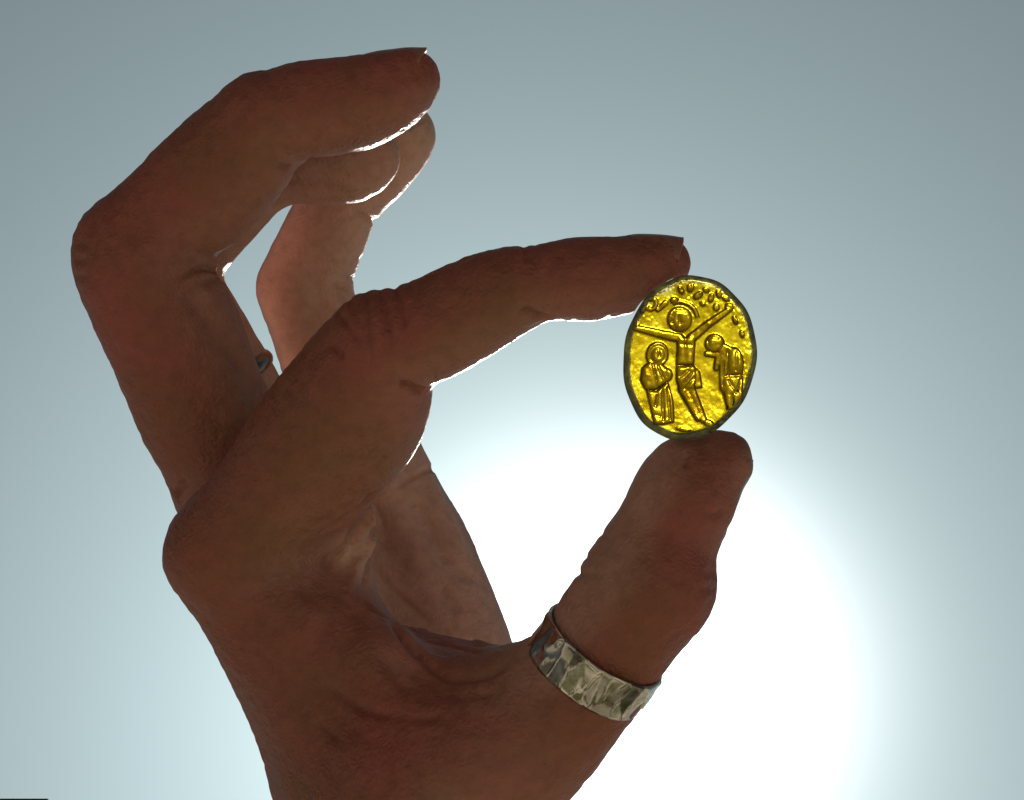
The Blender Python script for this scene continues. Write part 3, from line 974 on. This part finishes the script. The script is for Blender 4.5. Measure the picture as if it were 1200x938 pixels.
def build_gem():
    a, b = GEM_A * MMP, GEM_B * MMP
    n = 250
    q = np.linspace(-1, 1, n + 1)
    gx, gy = np.meshgrid(q, q, indexing='ij')
    # square -> disc
    dx, dy = gx * np.sqrt(1 - gy ** 2 / 2), gy * np.sqrt(1 - gx ** 2 / 2)
    rr = np.hypot(dx, dy)
    irr = 1 + 0.012 * np.sin(3 * np.arctan2(dy, dx) + 1) + 0.006 * np.sin(11 * np.arctan2(dy, dx))
    u, v = dx * a * irr, dy * b * irr
    x, y = gem_px(u, v)
    flat = lattice_noise(np.stack([u.ravel() * 1, v.ravel() * 1, np.zeros(u.size)], 1), 0.9, 21).reshape(u.shape)
    flat2 = lattice_noise(np.stack([u.ravel(), v.ravel(), np.zeros(u.size) + 3], 1), 0.42, 22).reshape(u.shape)
    top = np.clip((395 - y) / 50, 0, 1) + 0.6 * np.clip((x - 850) / 25, 0, 1) + 0.5 * np.clip((y - 480) / 25, 0, 1)
    parts = [('crucified_figure', crucified(x, y)), ('robed_figure', left_mourner(x, y)),
             ('robed_figure', right_mourner(x, y)), ('raised_marks', lettering(x, y))]
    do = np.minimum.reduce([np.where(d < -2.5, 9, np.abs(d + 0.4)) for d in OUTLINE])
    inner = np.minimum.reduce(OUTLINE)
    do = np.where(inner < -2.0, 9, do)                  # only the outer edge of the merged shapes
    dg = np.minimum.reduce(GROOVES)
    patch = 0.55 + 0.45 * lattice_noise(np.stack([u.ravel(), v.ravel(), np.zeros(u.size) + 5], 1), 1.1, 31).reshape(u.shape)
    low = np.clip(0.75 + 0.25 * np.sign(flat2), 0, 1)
    relief_dark = np.clip(0.95 * np.exp(-(do / 1.25) ** 2) * (0.45 + 0.55 * patch) + 0.55 * np.exp(-np.clip(dg, 0, None) ** 2 / 0.7) * patch, 0, 0.95)
    relief_dark = np.maximum(relief_dark, np.clip(0.22 * patch * np.clip(-flat - 0.1, 0, 1), 0, 1))
    H = GEM_T / 2 - 0.5 + 0.055 * flat + 0.05 * flat2 * (0.5 + 1.2 * np.clip(top, 0, 1))
    rel = np.zeros(u.shape)
    for _, h in parts:
        rel = np.maximum(rel, h)
    for _ in range(3):                                  # worn, soft edges
        rel[1:-1, 1:-1] = (2 * rel[1:-1, 1:-1] + rel[:-2, 1:-1] + rel[2:, 1:-1] + rel[1:-1, :-2] + rel[1:-1, 2:]) / 6
    edge0 = 0.915
    H = H + rel
    lip = np.clip((rr - edge0) / (1 - edge0), 0, 1)
    Hlip = GEM_T / 2 - 0.30 - 1.15 * lip ** 1.6
    ring_w = np.clip((rr - edge0 + 0.015) / 0.03, 0, 1)
    H = H * (1 - ring_w) + Hlip * ring_w
    back = -GEM_T / 2 + 0.05 * lattice_noise(np.stack([u.ravel(), v.ravel(), np.zeros(u.size) + 9], 1), 1.6, 23).reshape(u.shape) \
        + 0.9 * np.clip((rr - 0.90) / 0.10, 0, 1) ** 2
    ct, st = math.cos(GEM_TILT), math.sin(GEM_TILT)

    def cam3(u_, v_, w_):
        # the stone leans a little about its long axis
        return np.stack([GC[0] + u_ * ct + v_ * st, GC[1] - u_ * st + v_ * ct, GC[2] - w_], -1)

    front = cam3(u, v, H).reshape(-1, 3)
    bk = cam3(u, v, back).reshape(-1, 3)
    V = to_world(np.vstack([front, bk]))
    n1 = n + 1
    I, J = np.meshgrid(np.arange(n), np.arange(n), indexing='ij')
    I, J = I.ravel(), J.ravel()
    quad = np.stack([I * n1 + J, (I + 1) * n1 + J, (I + 1) * n1 + J + 1, I * n1 + J + 1], 1)
    qb = quad[:, ::-1] + n1 * n1
    ring_idx = [i * n1 for i in range(n)] + [n * n1 + j for j in range(n)] + [i * n1 + n for i in range(n, 0, -1)] + [j for j in range(n, 0, -1)]
    L = n1 * n1
    side = np.array([(ring_idx[k], ring_idx[k] + L, ring_idx[(k + 1) % len(ring_idx)] + L, ring_idx[(k + 1) % len(ring_idx)]) for k in range(len(ring_idx))])
    fc = lambda A: A.ravel()[quad].mean(1)
    lab = np.zeros(len(quad), int)
    for k, (_, h) in enumerate(parts):
        lab[(fc(h) > 0.04) & (lab == 0)] = k + 1
    fx, fy = fc(x), fc(y)
    lab[sd_poly(fx, fy, [(775, 345), (780, 336), (786, 334), (789, 340), (787, 347), (780, 349)]) < 0] = 5
    lab[fc(rr) > edge0] = 6
    backlab = np.where(fc(rr) > edge0 + 0.01, 6, 0)
    # smooth normals computed over the whole stone, so that the parts meet without a seam
    me = bpy.data.meshes.new('tmp')
    allF = np.vstack([quad, qb, side])
    me.from_pydata(V.tolist(), [], allF.tolist())
    me.update()
    nor = np.empty(len(V) * 3); me.vertices.foreach_get('normal', nor); nor = nor.reshape(-1, 3)
    vol = (me.polygons[0].normal).dot(Vector(CAM_M.to_3x3() @ Vector((0, 0, 1))))
    flip = vol < 0
    if flip:
        allF = allF[:, ::-1]; nor = -nor
    bpy.data.meshes.remove(me)
    alllab = np.concatenate([lab, backlab, np.full(len(side), 6)])
    c_w = to_world(cam3(np.array([0.0]), np.array([-b]), np.array([0.0])))[0]
    root = empty('engraved_gem', c_w)
    names = ['glass_disc', 'crucified_figure', 'robed_figure', 'robed_figure', 'raised_marks', 'glint', 'rim']
    mats = [GL_FIELD, GL_FIG, GL_FIG, GL_FIG, GL_FIG, GL_GLINT, GL_RIM]
    disc = None
    for k, nm in enumerate(names):
        F = allF[alllab == k]
        if len(F) == 0:
            continue
        used = np.unique(F)
        remap = np.full(len(V), -1); remap[used] = np.arange(len(used))
        o = new_obj(nm, V[used], remap[F], mats[k], parent=root if k == 0 or k == 6 else disc, origin=V[used].mean(0))
        o.data.normals_split_custom_set_from_vertices(nor[used].tolist())
        ga = o.data.attributes.new('relief_dark', 'FLOAT', 'POINT')
        ga.data.foreach_set('value', np.concatenate([relief_dark.ravel(), np.zeros(relief_dark.size)])[used].astype(np.float32))
        if k == 0:
            disc = o
        if k == 2:
            o['label'] = 'veiled robed mourner on the left in raised relief'
        if k == 3:
            o['label'] = 'bowed robed mourner on the right in raised relief'
        if k == 1:
            o['label'] = 'figure with outstretched arms in raised relief'
    return root


gem = build_gem()
tag(gem, 'oval yellow glass gem with three relief figures held between finger and thumb', 'gem')


# ------------------------------------------------------------------ a roof corner just entering the picture at the lower left
def mat_plain(name, c0, c1, scale, rough):
    m, nt, out = mat_new(name)
    b = N(nt, 'ShaderNodeBsdfPrincipled', i_Roughness=rough)
    tc = N(nt, 'ShaderNodeTexCoord')
    n = N(nt, 'ShaderNodeTexNoise', i_Scale=scale, i_Detail=5.0)
    nt.links.new(tc.outputs['Object'], n.inputs['Vector'])
    nt.links.new(ramp(nt, n.outputs[0], [(0.3, c0), (0.7, c1)]), b.inputs['Base Color'])
    nt.links.new(b.outputs[0], out.inputs[0])
    return m


def box_part(name, p0, ex, ey, ez, mat, parent):
    p0, ex, ey, ez = (np.array(v, float) for v in (p0, ex, ey, ez))
    V = [p0 + i * ex + j * ey + k * ez for i in (0, 1) for j in (0, 1) for k in (0, 1)]
    F = [(0, 1, 3, 2), (4, 6, 7, 5), (0, 4, 5, 1), (2, 3, 7, 6), (0, 2, 6, 4), (1, 5, 7, 3)]
    o = new_obj(name, V, F, mat, parent=parent, smooth=False, origin=np.mean(V, 0))
    bm = bmesh.new(); bm.from_mesh(o.data)
    bmesh.ops.recalc_face_normals(bm, faces=bm.faces)
    bmesh.ops.bevel(bm, geom=bm.edges[:], offset=0.006, segments=2, affect='EDGES')
    bm.to_mesh(o.data); bm.free()
    return o


rc = np.array(cam.location) + np.array(cam_dir(58, 935)) * 7.0      # top corner of the roof edge
roof = empty('roof_edge', (rc[0], rc[1], rc[2] - 0.4))
RM = mat_plain('dark_roof_sheet', (0.05, 0.05, 0.052), (0.08, 0.078, 0.075), 6.0, 0.7)
RW = mat_plain('grey_fascia_board', (0.10, 0.095, 0.09), (0.15, 0.14, 0.13), 9.0, 0.8)
box_part('roof_sheet', rc + np.array([-3.0, 0, -0.04]), (3.0, 0, 0), (0, 2.4, -0.5), (0, 0, 0.04), RM, roof)
box_part('fascia_board', rc + np.array([-2.98, 0.03, -0.26]), (2.95, 0, 0), (0, 0.03, 0), (0, 0, 0.20), RW, roof)
box_part('gutter', rc + np.array([-3.0, -0.09, -0.16]), (2.97, 0, 0), (0, 0.10, 0), (0, 0, 0.09), RM, roof)
tag(roof, 'dark roof edge just entering the lower left corner of the picture', 'roof')
